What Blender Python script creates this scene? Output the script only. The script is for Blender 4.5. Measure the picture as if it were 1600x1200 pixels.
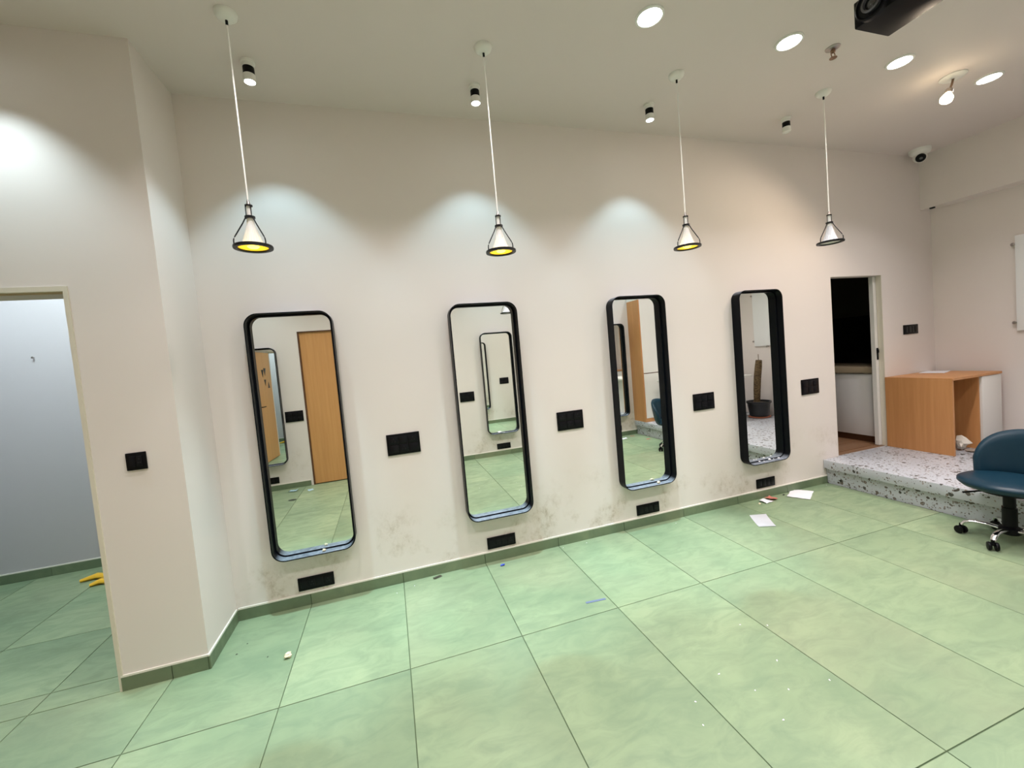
import bpy, bmesh, math, random
from mathutils import Vector, Matrix, noise
PI = math.pi
random.seed(7)
S = bpy.context.scene
COL = S.collection
for o in list(bpy.data.objects):
    bpy.data.objects.remove(o)

# ------------------------------------------------------------------ camera
cam_d = bpy.data.cameras.new('camera')
cam = bpy.data.objects.new('camera', cam_d)
COL.objects.link(cam)
S.camera = cam
cam_d.sensor_fit = 'HORIZONTAL'
cam_d.sensor_width = 36.0
cam_d.lens = 642.82 / 1600 * 36
cam_d.shift_x = -1.94 / 1600
cam_d.shift_y = -7.9 / 1600
cam_d.clip_start = 0.02
_r = Vector((0.9522661, -0.2923838, -0.0877552))
_u = Vector((0.0992063, 0.0245397, 0.9947643))
_f = Vector((0.2886995, 0.9559861, -0.0523746))
M = Matrix((_r, _u, -_f)).transposed().to_4x4()
M.translation = Vector((1.23948, -2.11632, 1.53062))
cam.matrix_world = M

# ------------------------------------------------------------------ world, exposure, light levels
w = bpy.data.worlds.new('world')
S.world = w
w.use_nodes = True
w.node_tree.nodes['Background'].inputs[0].default_value = (0.5, 0.55, 0.6, 1)
w.node_tree.nodes['Background'].inputs[1].default_value = 0.0
vs = S.view_settings
vs.view_transform = 'Standard'
vs.look = 'None'
vs.exposure = 0.0
vs.gamma = 1.0
vs.use_curve_mapping = False
DOWN_E = 20.0          # radiance of the recessed downlight lenses
DOWN_W = 9.5           # watts each throws downwards
SPOT_W = 37.0          # watts of each wall spot: wide spill
BEAM_W = 250.0          # and its narrow beam
SPOT_LENS = 22.0
WARM_E = 22.0
WARM_W = 46.0
ROOM2_E = 46.0

# ------------------------------------------------------------------ measurements (metres)
W = 0.89               # face of the mirror wall
YO = -2.42             # face of the opposite wall
H = 3.285              # ceiling
YL = 0.455             # face of the wall with the left doorway
XL = 0.165             # its outer corner
XE = -1.55             # left end of the room
XR = 7.05              # right end wall
XS = 5.295             # front of the raised platform
P0 = 0.242             # height of the platform

# ------------------------------------------------------------------ materials
MATS = {}
def mat(name, col, rough=0.5, metal=0.0, spec=0.5, emit=None, estr=0.0, trans=0.0, alpha=1.0, coat=0.0):
    if name in MATS:
        return MATS[name]
    m = bpy.data.materials.new(name)
    m.use_nodes = True
    b = m.node_tree.nodes['Principled BSDF']
    b.inputs['Base Color'].default_value = (*col, 1)
    b.inputs['Roughness'].default_value = rough
    b.inputs['Metallic'].default_value = metal
    b.inputs['Specular IOR Level'].default_value = spec
    b.inputs['Transmission Weight'].default_value = trans
    b.inputs['Coat Weight'].default_value = coat
    if emit:
        b.inputs['Emission Color'].default_value = (*emit, 1)
        b.inputs['Emission Strength'].default_value = estr
    MATS[name] = m
    return m

class NT:
    def __init__(s, m):
        s.t = m.node_tree
        s.b = s.t.nodes['Principled BSDF']
    def n(s, typ, **kw):
        x = s.t.nodes.new(typ)
        for k, v in kw.items():
            setattr(x, k, v)
        return x
    def l(s, a, b):
        s.t.links.new(a, b)
    def noise(s, vec, scale, detail=4, rough=0.55, dist=0.0):
        x = s.n('ShaderNodeTexNoise')
        x.inputs['Scale'].default_value = scale
        x.inputs['Detail'].default_value = detail
        x.inputs['Roughness'].default_value = rough
        x.inputs['Distortion'].default_value = dist
        if vec: s.l(vec, x.inputs['Vector'])
        return x.outputs['Fac']
    def ramp(s, fac, stops):
        x = s.n('ShaderNodeValToRGB')
        e = x.color_ramp.elements
        while len(e) < len(stops): e.new(0.5)
        for i, (p, c) in enumerate(stops):
            e[i].position = p
            e[i].color = (*c, 1) if len(c) == 3 else c
        s.l(fac, x.inputs['Fac'])
        return x.outputs['Color']
    def mix(s, fac, a, b, mode='MIX'):
        x = s.n('ShaderNodeMix', data_type='RGBA', blend_type=mode)
        for sock, v in ((x.inputs[0], fac), (x.inputs[6], a), (x.inputs[7], b)):
            if hasattr(v, 'is_linked'): s.l(v, sock)
            elif isinstance(v, (int, float)): sock.default_value = v
            else: sock.default_value = (*v, 1)
        return x.outputs[2]
    def math(s, op, a, b=None, clamp=False):
        x = s.n('ShaderNodeMath', operation=op, use_clamp=clamp)
        for sock, v in ((x.inputs[0], a), (x.inputs[1], b)):
            if v is None: continue
            if hasattr(v, 'is_linked'): s.l(v, sock)
            else: sock.default_value = v
        return x.outputs[0]
    def bump(s, h, strength, dist=0.01):
        x = s.n('ShaderNodeBump')
        x.inputs['Strength'].default_value = strength
        x.inputs['Distance'].default_value = dist
        s.l(h, x.inputs['Height'])
        s.l(x.outputs[0], s.b.inputs['Normal'])
    def pos(s):
        return s.n('ShaderNodeNewGeometry').outputs['Position']
    def obj(s):
        return s.n('ShaderNodeTexCoord').outputs['Object']
    def mapping(s, vec, scale=(1, 1, 1), loc=None):
        x = s.n('ShaderNodeMapping')
        x.inputs['Scale'].default_value = scale
        s.l(vec, x.inputs['Vector'])
        if loc is not None: s.l(loc, x.inputs['Location'])
        return x.outputs[0]

def mr(nt, v, a, b, c, d):
    x = nt.n('ShaderNodeMapRange')
    nt.l(v, x.inputs[0])
    for i, q in enumerate((a, b, c, d)): x.inputs[i + 1].default_value = q
    return x.outputs[0]

def wall_mat(name, col, stain):
    m = mat(name, col, rough=0.62, spec=0.25)
    t = NT(m); P = t.pos()
    n1 = t.noise(P, 1.3, 5); n2 = t.noise(P, 90, 3)
    c = t.mix(t.math('MULTIPLY', n1, 0.5), col, tuple(q * 0.90 for q in col))
    if stain:
        # scuffs and hand marks on the part of the wall that people reach
        sp = t.n('ShaderNodeSeparateXYZ'); t.l(P, sp.inputs[0])
        hgt = mr(t, sp.outputs['Z'], 0.62, 0.16, 0.0, 1.0)
        blot = t.noise(P, 3.1, 4, 0.6)
        scuff = t.noise(t.mapping(P, (1.3, 1.3, 1.0)), 16.0, 6, 0.75, 0.3)
        a = mr(t, blot, 0.47, 0.66, 0.0, 1.0)
        b = mr(t, scuff, 0.47, 0.68, 0.0, 1.0)
        k = t.math('MULTIPLY', t.math('MULTIPLY', a, b), hgt, True)
        c = t.mix(t.math('MULTIPLY', k, 0.8), c, (0.30, 0.22, 0.13))
        soft = t.math('MULTIPLY', t.math('MULTIPLY', a, hgt), 0.22)
        c = t.mix(soft, c, (0.42, 0.34, 0.20))
    t.l(c, t.b.inputs['Base Color'])
    t.bump(n2, 0.05, 0.002)
    return m
WALLC = (0.795, 0.73, 0.69)
M_WALL = wall_mat('cream_wall_paint', WALLC, False)
M_WALLB = wall_mat('scuffed_cream_wall_paint', WALLC, True)
M_WALL2 = wall_mat('pale_wall_paint', (0.54, 0.51, 0.53), False)
M_CEIL = wall_mat('ceiling_paint', (0.745, 0.665, 0.64), False)
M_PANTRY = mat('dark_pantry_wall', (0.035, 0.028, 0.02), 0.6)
M_SPLASH = mat('black_gloss_splashback', (0.004, 0.004, 0.004), 0.25)

def tile_mat(name, dark):
    m = mat(name, (0.36, 0.5, 0.3), rough=0.42, spec=0.4)
    t = NT(m)
    rnd = t.n('ShaderNodeObjectInfo').outputs['Random']
    off = t.n('ShaderNodeCombineXYZ')
    for i, k in enumerate((37.0, 91.0, 13.0)): t.l(t.math('MULTIPLY', rnd, k), off.inputs[i])
    P = t.mapping(t.pos(), (1, 1, 1), off.outputs[0])
    big = t.noise(P, 1.6, 5, 0.55, 0.4)
    mid = t.noise(t.mapping(P, (1.0, 2.3, 1.0)), 5.5, 6, 0.62, 0.8)
    a = (0.204, 0.286, 0.169); b = (0.318, 0.399, 0.234)
    if dark: a = tuple(q * 0.62 for q in a); b = tuple(q * 0.62 for q in b)  # skirting copy of the tile, weaker light on it painted in as darker colour
    c = t.mix(mr(t, big, 0.32, 0.68, 0, 1), a, b)
    c = t.mix(t.math('MULTIPLY', mr(t, mid, 0.40, 0.66, 0, 1), 0.58), c, tuple(q * k for q, k in zip(a, (0.84, 0.86, 0.88))))
    warm = t.noise(P, 0.9, 3)
    c = t.mix(t.math('MULTIPLY', mr(t, warm, 0.5, 0.75, 0, 1), 0.35), c, (0.36, 0.345, 0.225) if not dark else (0.28, 0.27, 0.17))
    v = mr(t, rnd, 0, 1, 0.95, 1.05)
    cc = t.n('ShaderNodeHueSaturation'); t.l(c, cc.inputs['Color']); t.l(v, cc.inputs['Value'])
    t.l(cc.outputs[0], t.b.inputs['Base Color'])
    t.l(mr(t, mid, 0.3, 0.7, 0.34, 0.5), t.b.inputs['Roughness'])
    t.bump(mid, 0.03, 0.003)
    return m
M_TILE = tile_mat('green_cement_tile', False)
M_SKIRT = tile_mat('shaded_green_skirting_tile', True)
M_GROUT = mat('dark_green_grout', (0.10, 0.14, 0.07), 0.85)
M_BEAD = mat('white_grout_bead', (0.82, 0.78, 0.70), 0.6)

def terrazzo_mat():
    m = mat('white_terrazzo', (0.8, 0.79, 0.77), 0.35)
    t = NT(m); P = t.pos()
    Pd = t.mapping(P, (1, 1, 1))
    c = t.mix(t.noise(P, 6, 4), (0.47, 0.49, 0.525), (0.56, 0.58, 0.62))
    for sc, th, rr, cols in ((30, 0.50, 0.42, ((0.02, 0.02, 0.018), (0.13, 0.10, 0.08), (0.06, 0.06, 0.055), (0.20, 0.16, 0.14))),
                             (60, 0.48, 0.22, ((0.12, 0.10, 0.09), (0.32, 0.26, 0.23), (0.18, 0.17, 0.17), (0.38, 0.34, 0.33)))):
        v = t.n('ShaderNodeTexVoronoi'); v.inputs['Scale'].default_value = sc
        wv = t.n('ShaderNodeVectorMath', operation='ADD')
        nz = t.n('ShaderNodeTexNoise'); nz.inputs['Scale'].default_value = sc * 0.9; nz.inputs['Detail'].default_value = 1
        t.l(P, nz.inputs['Vector'])
        sc2 = t.n('ShaderNodeVectorMath', operation='SCALE'); t.l(nz.outputs['Color'], sc2.inputs[0]); sc2.inputs['Scale'].default_value = 0.9 / sc
        t.l(P, wv.inputs[0]); t.l(sc2.outputs[0], wv.inputs[1]); t.l(wv.outputs[0], v.inputs['Vector'])
        sx = t.n('ShaderNodeSeparateColor'); t.l(v.outputs['Color'], sx.inputs[0])
        size = t.math('MULTIPLY', sx.outputs[1], th)
        ins = t.math('LESS_THAN', v.outputs['Distance'], size)
        pick = t.math('GREATER_THAN', sx.outputs[0], rr)
        k = t.math('MULTIPLY', ins, pick)
        cc = t.ramp(sx.outputs[2], [(0.0, cols[0]), (0.4, cols[1]), (0.7, cols[2]), (1.0, cols[3])])
        c = t.mix(k, c, cc)
    t.l(c, t.b.inputs['Base Color'])
    return m
M_TERR = terrazzo_mat()

def wood_mat(name, a, b, axis='z', rough=0.45):
    m = mat(name, a, rough)
    t = NT(m); P = t.pos()
    s = {'z': (34, 34, 1.3), 'x': (1.3, 34, 34), 'y': (34, 1.3, 34)}[axis]
    g = t.noise(t.mapping(P, s), 1.0, 6, 0.6, 0.5)
    big = t.noise(t.mapping(P, tuple(q * 0.12 for q in s)), 1.0, 3)
    c = t.mix(mr(t, g, 0.35, 0.7, 0, 1), a, b)
    c = t.mix(t.math('MULTIPLY', mr(t, big, 0.4, 0.7, 0, 1), 0.35), c, tuple(q * 0.72 for q in b))
    t.l(c, t.b.inputs['Base Color'])
    return m
M_WOOD = wood_mat('beech_laminate', (0.62, 0.30, 0.115), (0.53, 0.24, 0.085))
M_DOORWOOD = wood_mat('orange_beech_door', (0.66, 0.34, 0.125), (0.58, 0.28, 0.095))
M_PLANK = wood_mat('brown_plank', (0.30, 0.17, 0.09), (0.20, 0.10, 0.05), 'x')
M_DARKWOOD = wood_mat('dark_brown_plinth', (0.14, 0.055, 0.022), (0.09, 0.035, 0.015), 'y')
M_WHITELAM = mat('white_laminate', (0.78, 0.76, 0.72), 0.4)
M_GREYLAM = mat('pale_grey_laminate', (0.80, 0.79, 0.78), 0.4)
M_STONE = mat('beige_worktop', (0.36, 0.29, 0.20), 0.4)
M_FRAMEW = mat('cream_door_frame', (0.70, 0.65, 0.54), 0.45)
M_BRASSDK = mat('khaki_reveal', (0.40, 0.33, 0.20), 0.5)
M_BLACK = mat('black_metal', (0.008, 0.008, 0.010), 0.38, 0.0, 0.3)
M_BLACKP = mat('black_plastic', (0.003, 0.003, 0.004), 0.42, 0.0, 0.15)
M_BLACKP2 = mat('black_module_plastic', (0.005, 0.005, 0.007), 0.3, 0.0, 0.18)
def pale_top_frame():
    m = mat('black_frame_pale_tops', (0.004, 0.005, 0.007), 0.36, 0.0, 0.10)
    t = NT(m)
    sp = t.n('ShaderNodeSeparateXYZ'); t.l(t.n('ShaderNodeNewGeometry').outputs['Normal'], sp.inputs[0])
    n = t.noise(t.pos(), 40, 4)
    k = t.math('MULTIPLY', mr(t, sp.outputs['Z'], 0.55, 0.98, 0.0, 1.0), mr(t, n, 0.25, 0.6, 0.45, 1.0))  # up-facing faces go to a mottled pale blue-grey
    t.l(t.mix(k, (0.004, 0.005, 0.007), (0.26, 0.29, 0.34)), t.b.inputs['Base Color'])
    return m
M_FRAME = pale_top_frame()
M_MIRROR = mat('mirror_silver', (0.90, 0.93, 0.90), 0.0, 1.0)
M_LEDGE = mat('dark_grey_ledge', (0.055, 0.06, 0.07), 0.5)
M_WHITE = mat('white_plastic', (0.80, 0.79, 0.75), 0.4)
M_CORD = mat('white_cord', (0.85, 0.83, 0.78), 0.5)
M_CHROME = mat('chrome', (0.85, 0.85, 0.87), 0.12, 1.0)
M_BRASS = mat('worn_brass', (0.30, 0.19, 0.13), 0.35, 1.0)
M_STEEL = mat('dull_steel', (0.42, 0.38, 0.36), 0.35, 1.0)
M_TEAL = mat('teal_leather', (0.003, 0.026, 0.046), 0.36, 0.0, 0.35)
M_PAPER = mat('white_paper', (0.86, 0.85, 0.88), 0.7)
M_RED = mat('red_wrapper', (0.60, 0.20, 0.15), 0.6)
M_BLUE = mat('blue_plastic', (0.03, 0.06, 0.45), 0.4)
M_SLATE = mat('slate_tape', (0.14, 0.18, 0.30), 0.6)
M_CREAMC = mat('cream_crumb', (0.80, 0.70, 0.50), 0.7)
M_LBLUE = mat('pale_blue_film', (0.45, 0.65, 0.75), 0.3)
M_DARKC = mat('dark_crumb', (0.06, 0.07, 0.05), 0.7)
M_YELLOW = mat('yellow_rubber', (0.88, 0.50, 0.03), 0.4)
M_CLOTH = mat('off_white_cloth', (0.74, 0.70, 0.62), 0.8)
M_CLOTHG = mat('grey_brown_cloth', (0.30, 0.25, 0.21), 0.85)
M_GLASSB = mat('white_back_painted_glass', (0.86, 0.87, 0.87), 0.08, 0.0, 0.5)
M_POT = mat('black_pot', (0.014, 0.015, 0.018), 0.4)
M_TERRA = mat('terracotta_saucer', (0.42, 0.14, 0.08), 0.7)
M_SOIL = mat('dry_soil', (0.10, 0.08, 0.06), 0.9)
M_LENSGL = mat('lens_glass', (0.01, 0.01, 0.012), 0.05, 0.0, 0.9)
M_LENSRING = mat('grey_lens_ring', (0.10, 0.10, 0.11), 0.3, 0.5)
def bark():
    m = mat('coir_pole', (0.10, 0.06, 0.03), 0.95)
    t = NT(m); n = t.noise(t.mapping(t.pos(), (30, 30, 60)), 1.0, 5)
    t.l(t.mix(mr(t, n, 0.35, 0.65, 0, 1), (0.05, 0.03, 0.015), (0.20, 0.13, 0.06)), t.b.inputs['Base Color'])
    t.bump(n, 0.8, 0.01)
    return m
M_COIR = bark()
def opal():
    m = mat('opal_glass', (0.88, 0.90, 0.94), 0.12, 0.0, 0.5)
    t = NT(m); out = t.t.nodes['Material Output']
    tl = t.n('ShaderNodeBsdfTranslucent'); tl.inputs[0].default_value = (0.9, 0.92, 0.96, 1)
    tp = t.n('ShaderNodeBsdfTransparent')
    m1 = t.n('ShaderNodeMixShader'); m1.inputs[0].default_value = 0.22
    m2 = t.n('ShaderNodeMixShader'); m2.inputs[0].default_value = 0.42
    t.l(t.b.outputs[0], m1.inputs[1]); t.l(tl.outputs[0], m1.inputs[2])
    t.l(m1.outputs[0], m2.inputs[1]); t.l(tp.outputs[0], m2.inputs[2]); t.l(m2.outputs[0], out.inputs['Surface'])
    return m
M_SHADE = opal()
M_DL = mat('downlight_lens', (0.9, 0.9, 0.9), 0.5, emit=(1.0, 0.97, 0.95), estr=DOWN_E)
M_SL = mat('spot_lens_lit', (0.9, 0.9, 0.9), 0.5, emit=(0.90, 1.0, 0.99), estr=SPOT_LENS)
M_SO = mat('spot_lens_unlit', (0.75, 0.75, 0.72), 0.3)
M_AMBER = mat('amber_diffuser_lit', (0.8, 0.5, 0.05), 0.4, emit=(1.0, 0.58, 0.015), estr=1.3)
M_AMBERB = mat('amber_bulb_lit', (0.9, 0.7, 0.2), 0.4, emit=(1.0, 0.78, 0.12), estr=3.0)
M_DIFFOFF = mat('pale_diffuser_unlit', (0.66, 0.66, 0.58), 0.4)
M_WARM = mat('warm_bulb_lit', (1, 0.9, 0.7), 0.4, emit=(1.0, 0.80, 0.52), estr=WARM_E)
M_R2L = mat('cool_panel_lens', (0.9, 0.9, 0.95), 0.5, emit=(0.80, 0.97, 1.0), estr=ROOM2_E)
M_SIGN = mat('black_sign', (0.01, 0.01, 0.01), 0.5)

# ------------------------------------------------------------------ mesh helpers
def bm_box(bm, a, b, bev=0.0):
    x0, y0, z0 = (min(a[i], b[i]) for i in range(3))
    x1, y1, z1 = (max(a[i], b[i]) for i in range(3))
    n0 = set(bm.edges)
    vs = [bm.verts.new(c) for c in ((x0, y0, z0), (x1, y0, z0), (x1, y1, z0), (x0, y1, z0), (x0, y0, z1), (x1, y0, z1), (x1, y1, z1), (x0, y1, z1))]
    for f in ((3, 2, 1, 0), (4, 5, 6, 7), (0, 1, 5, 4), (1, 2, 6, 5), (2, 3, 7, 6), (3, 0, 4, 7)):
        bm.faces.new([vs[i] for i in f])
    if bev > 0:
        bmesh.ops.bevel(bm, geom=[e for e in bm.edges if e not in n0], offset=bev, segments=2, affect='EDGES', profile=0.5)
def bm_prism(bm, poly, z0, z1):
    lo = [bm.verts.new((x, y, z0)) for x, y in poly]
    hi = [bm.verts.new((x, y, z1)) for x, y in poly]
    n = len(poly)
    bm.faces.new(lo[::-1]); bm.faces.new(hi)
    for i in range(n):
        j = (i + 1) % n
        bm.faces.new((lo[i], lo[j], hi[j], hi[i]))
def bm_lathe(bm, prof, seg=28, mtx=None, cap0=True, cap1=True):
    rings = []
    for r, z in prof:
        ring = []
        for k in range(seg):
            a = 2 * PI * k / seg
            v = Vector((r * math.cos(a), r * math.sin(a), z))
            ring.append(bm.verts.new(mtx @ v if mtx else v))
        rings.append(ring)
    for A, B in zip(rings, rings[1:]):
        for k in range(seg):
            j = (k + 1) % seg
            bm.faces.new((A[k], A[j], B[j], B[k]))
    if cap0: bm.faces.new(rings[0][::-1])
    if cap1: bm.faces.new(rings[-1])
def bm_tube(bm, pts, rad, seg=10, flat=None):
    pts = [Vector(q) for q in pts]
    rads = rad if isinstance(rad, (list, tuple)) else [rad] * len(pts)
    rings = []
    up = Vector((0, 0, 1))
    for i, q in enumerate(pts):
        d = (pts[min(i + 1, len(pts) - 1)] - pts[max(i - 1, 0)]).normalized()
        ref = up if abs(d.dot(up)) < 0.95 else Vector((1, 0, 0))
        s = d.cross(ref).normalized(); t = s.cross(d).normalized()
        k = flat if flat else 1.0
        rings.append([bm.verts.new(q + s * (rads[i] * math.cos(2 * PI * j / seg)) + t * (rads[i] * k * math.sin(2 * PI * j / seg))) for j in range(seg)])
    for A, B in zip(rings, rings[1:]):
        for j in range(seg):
            m = (j + 1) % seg
            bm.faces.new((A[j], A[m], B[m], B[j]))
    bm.faces.new(rings[0][::-1]); bm.faces.new(rings[-1])
def rrect(w_, h_, r, n=8):
    out = []
    for cx, cz, a0 in ((w_ / 2 - r, h_ / 2 - r, 0), (-w_ / 2 + r, h_ / 2 - r, PI / 2), (-w_ / 2 + r, -h_ / 2 + r, PI), (w_ / 2 - r, -h_ / 2 + r, 1.5 * PI)):
        for k in range(n + 1):
            a = a0 + PI / 2 * k / n
            out.append((cx + r * math.cos(a), cz + r * math.sin(a)))
    return out
def bm_ring(bm, w_, h_, r, th, y0, y1):
    """rounded-rectangle hoop in the xz plane; y0 (back) to y1 (front)"""
    O = rrect(w_, h_, r); I = rrect(w_ - 2 * th, h_ - 2 * th, max(r - th, 0.002))
    vo0 = [bm.verts.new((x, y0, z)) for x, z in O]; vo1 = [bm.verts.new((x, y1, z)) for x, z in O]
    vi0 = [bm.verts.new((x, y0, z)) for x, z in I]; vi1 = [bm.verts.new((x, y1, z)) for x, z in I]
    n = len(O)
    for i in range(n):
        j = (i + 1) % n
        for q in ((vo0[i], vo0[j], vo1[j], vo1[i]), (vi0[j], vi0[i], vi1[i], vi1[j]), (vo1[i], vo1[j], vi1[j], vi1[i]), (vo0[j], vo0[i], vi0[i], vi0[j])):
            bm.faces.new(q)
def mk(name, bm, m, parent=None, smooth=False, angle=40):
    bmesh.ops.recalc_face_normals(bm, faces=bm.faces)
    me = bpy.data.meshes.new(name)
    bm.to_mesh(me); bm.free()
    me.materials.append(m)
    if smooth:
        for f in me.polygons: f.use_smooth = True
        me.set_sharp_from_angle(angle=math.radians(angle))
    o = bpy.data.objects.new(name, me)
    COL.objects.link(o)
    if parent: o.parent = parent
    return o
def box(name, a, b, m, parent=None, bev=0.0):
    bm = bmesh.new(); bm_box(bm, a, b, bev)
    return mk(name, bm, m, parent, bev > 0)
def boxes(name, L, m, parent=None):
    bm = bmesh.new()
    for a, b in L: bm_box(bm, a, b)
    return mk(name, bm, m, parent)
def lathe(name, prof, m, parent=None, seg=28, mtx=None, cap0=True, cap1=True, angle=40):
    bm = bmesh.new(); bm_lathe(bm, prof, seg, mtx, cap0, cap1)
    return mk(name, bm, m, parent, True, angle)
def tube(name, pts, r, m, parent=None, seg=10, flat=None):
    bm = bmesh.new(); bm_tube(bm, pts, r, seg, flat)
    return mk(name, bm, m, parent, True)
def tag(o, label, cat, group=None, kind=None):
    o['label'] = label; o['category'] = cat
    if group: o['group'] = group
    if kind: o['kind'] = kind
    return o
def thing(name, label, cat, loc=(0, 0, 0), rz=0.0, group=None, kind=None):
    e = bpy.data.objects.new(name, None)
    e.empty_display_size = 0.05
    COL.objects.link(e)
    e.location = loc; e.rotation_euler = (0, 0, rz)
    return tag(e, label, cat, group, kind)
def dup(root, loc, rz=None, label=None, swap=None):
    r = root.copy(); COL.objects.link(r); r.location = loc
    if rz is not None: r.rotation_euler = (0, 0, rz)
    if label: r['label'] = label
    for ch in list(root.children):
        c = ch.copy(); COL.objects.link(c); c.parent = r
        if swap and ch.data and ch.data.materials and ch.data.materials[0] in swap:
            c.data = ch.data.copy(); c.data.materials[0] = swap[ch.data.materials[0]]
        for g in list(ch.children):
            d = g.copy(); COL.objects.link(d); d.parent = c
            if swap and g.data and g.data.materials[0] in swap:
                d.data = g.data.copy(); d.data.materials[0] = swap[g.data.materials[0]]
    return r
STRUCT = 'structure'

# ------------------------------------------------------------------ floor
G = 0.0022
floor = box('floor', (XE - 0.1, YO - 0.1, -0.06), (XS + 0.06, 0.99, -0.004), M_GROUT)
tag(floor, 'pale green cement tile floor of the mirror room', 'floor', kind=STRUCT)
TILE_Z0, TILE_Z1 = -0.004, 0.0
def tile(poly, parent, z0=TILE_Z0, z1=TILE_Z1, m=None):
    bm = bmesh.new(); bm_prism(bm, poly, z0, z1)
    es = [e for e in bm.edges if e.verts[0].co.z > z1 - 1e-5 and e.verts[1].co.z > z1 - 1e-5]
    bmesh.ops.bevel(bm, geom=es, offset=0.0008, segments=1, affect='EDGES')
    return mk('tile', bm, m or M_TILE, parent)
def rect(x0, x1, y0, y1):
    return [(x0 + G, y0 + G), (x1 - G, y0 + G), (x1 - G, y1 - G), (x0 + G, y1 - G)]
XF = XS + 0.04
for k in range(-3, 9):
    x0, x1 = 0.6 * k, min(0.6 * (k + 1), XF)
    x0 = max(x0, XE)
    if x1 - x0 < 0.05: continue
    tile(rect(x0, x1, -1.2, 0.0), floor)
    tile(rect(x0, x1, YO, -1.2), floor)
    if k < 0: tile(rect(x0, x1, 0.0, YL), floor)
    elif k == 0: tile([(G, G), (0.6 - G, G), (0.6 - G, W - G), (XL + G, W - G), (XL + G, YL - G), (G, YL - G)], floor)
    else: tile(rect(x0, x1, 0.0, W), floor)
# doorway strip and the room behind
floor2 = box('floor_side_room', (-2.7, 0.455, -0.06), (-0.0, 2.55, -0.0045), M_GROUT)
tag(floor2, 'green tile floor seen through the left doorway', 'floor', kind=STRUCT)
DX0, DX1 = -0.985, -0.223
tile(rect(DX0, -0.6, YL, 0.60), floor2); tile(rect(-0.6, DX1, YL, 0.60), floor2)
for k in range(-4, 0):
    x0, x1 = max(0.6 * k, -2.6), 0.6 * (k + 1)
    tile(rect(x0, min(x1, -0.02), 0.60, 1.2), floor2)
    tile(rect(x0, min(x1, -0.02), 1.2, 2.41), floor2)

# ------------------------------------------------------------------ walls
T = 0.10
PD0, PD1, PDT = 5.51, 6.241, 2.046          # pantry doorway
wb = boxes('wall_back', [((XL - 0.1, W, 0), (PD0, W + T, H)), ((PD1, W, 0), (XR + T, W + T, H)), ((PD0, W, PDT), (PD1, W + T, H)), ((PD0, W, 0), (PD1, W + T, P0 - 0.003))], M_WALLB)
tag(wb, 'cream painted wall carrying the four tall mirrors', 'wall', kind=STRUCT)
LT = 2.045
wl = boxes('wall_left', [((DX1, YL, 0), (XL, 0.60, H)), ((XL - 0.1, 0.60, 0), (XL, W, H)), ((XE - T, YL, 0), (DX0, 0.60, H)), ((DX0, YL, LT), (DX1, 0.60, H))], M_WALL)
tag(wl, 'cream wall with the open doorway at the left', 'wall', kind=STRUCT)
we = box('wall_end', (XE - T, YO - T, 0), (XE, YL, H), M_WALL); tag(we, 'cream end wall behind the open wooden door', 'wall', kind=STRUCT)
OD0, OD1, ODT = 0.10, 1.00, 2.14            # wooden door in the opposite wall
wo = boxes('wall_front', [((XE - T, YO - T, 0), (OD0, YO, H)), ((OD1, YO - T, 0), (XR + T, YO, H)), ((OD0, YO - T, ODT), (OD1, YO, H)), ((OD0, YO - T, 0), (OD1, YO - 0.06, ODT))], M_WALLB)
tag(wo, 'opposite cream wall seen only in the mirrors', 'wall', kind=STRUCT)
wr = box('wall_right', (XR, YO - T, 0), (XR + T, W, H), M_WALL); tag(wr, 'cream wall at the right behind desk and white board', 'wall', kind=STRUCT)
ce = box('ceiling', (-2.7, YO - T, H), (XR + 1.2, 2.6, H + 0.08), M_CEIL); tag(ce, 'beige painted ceiling with lamps', 'ceiling', kind=STRUCT)
bmn = box('trim_beam', (6.885, YO, 2.722), (XR, W, H), M_WALL); tag(bmn, 'boxed beam along the top of the right wall', 'beam', kind=STRUCT)
# side room
w2 = boxes('wall_side_room', [((-2.7, 2.42, 0), (0.065, 2.52, H)), ((-2.7, 0.60, 0), (-2.6, 2.42, H)), ((-0.02, 0.60, 0), (0.065, 2.42, H))], M_WALL2)
tag(w2, 'pale bluish wall of the room behind the left doorway', 'wall', kind=STRUCT)
# pantry shell
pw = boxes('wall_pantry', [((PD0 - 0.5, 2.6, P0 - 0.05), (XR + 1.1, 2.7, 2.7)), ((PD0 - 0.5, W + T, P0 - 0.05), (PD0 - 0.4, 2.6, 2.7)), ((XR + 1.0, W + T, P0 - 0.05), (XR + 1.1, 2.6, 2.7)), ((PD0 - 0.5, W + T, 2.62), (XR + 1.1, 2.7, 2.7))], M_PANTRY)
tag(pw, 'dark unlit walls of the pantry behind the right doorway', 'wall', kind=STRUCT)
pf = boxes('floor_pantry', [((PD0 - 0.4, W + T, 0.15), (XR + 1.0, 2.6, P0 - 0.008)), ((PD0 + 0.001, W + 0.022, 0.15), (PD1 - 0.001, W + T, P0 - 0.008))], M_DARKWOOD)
tag(pf, 'brown plank floor inside the dark pantry', 'floor', kind=STRUCT)
for i in range(7):
    y0 = W + 0.02 + i * 0.2
    if i == 0: box('plank', (PD0 + 0.008, W + 0.023, P0 - 0.008), (PD1 - 0.008, W + T - 0.001, P0 - 0.002), M_PLANK, pf)
    y0 += 0.09
    box('plank', (PD0 - 0.38, y0 + 0.0015, P0 - 0.008), (6.299, y0 + 0.1985, P0 - 0.002), M_PLANK, pf)

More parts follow.
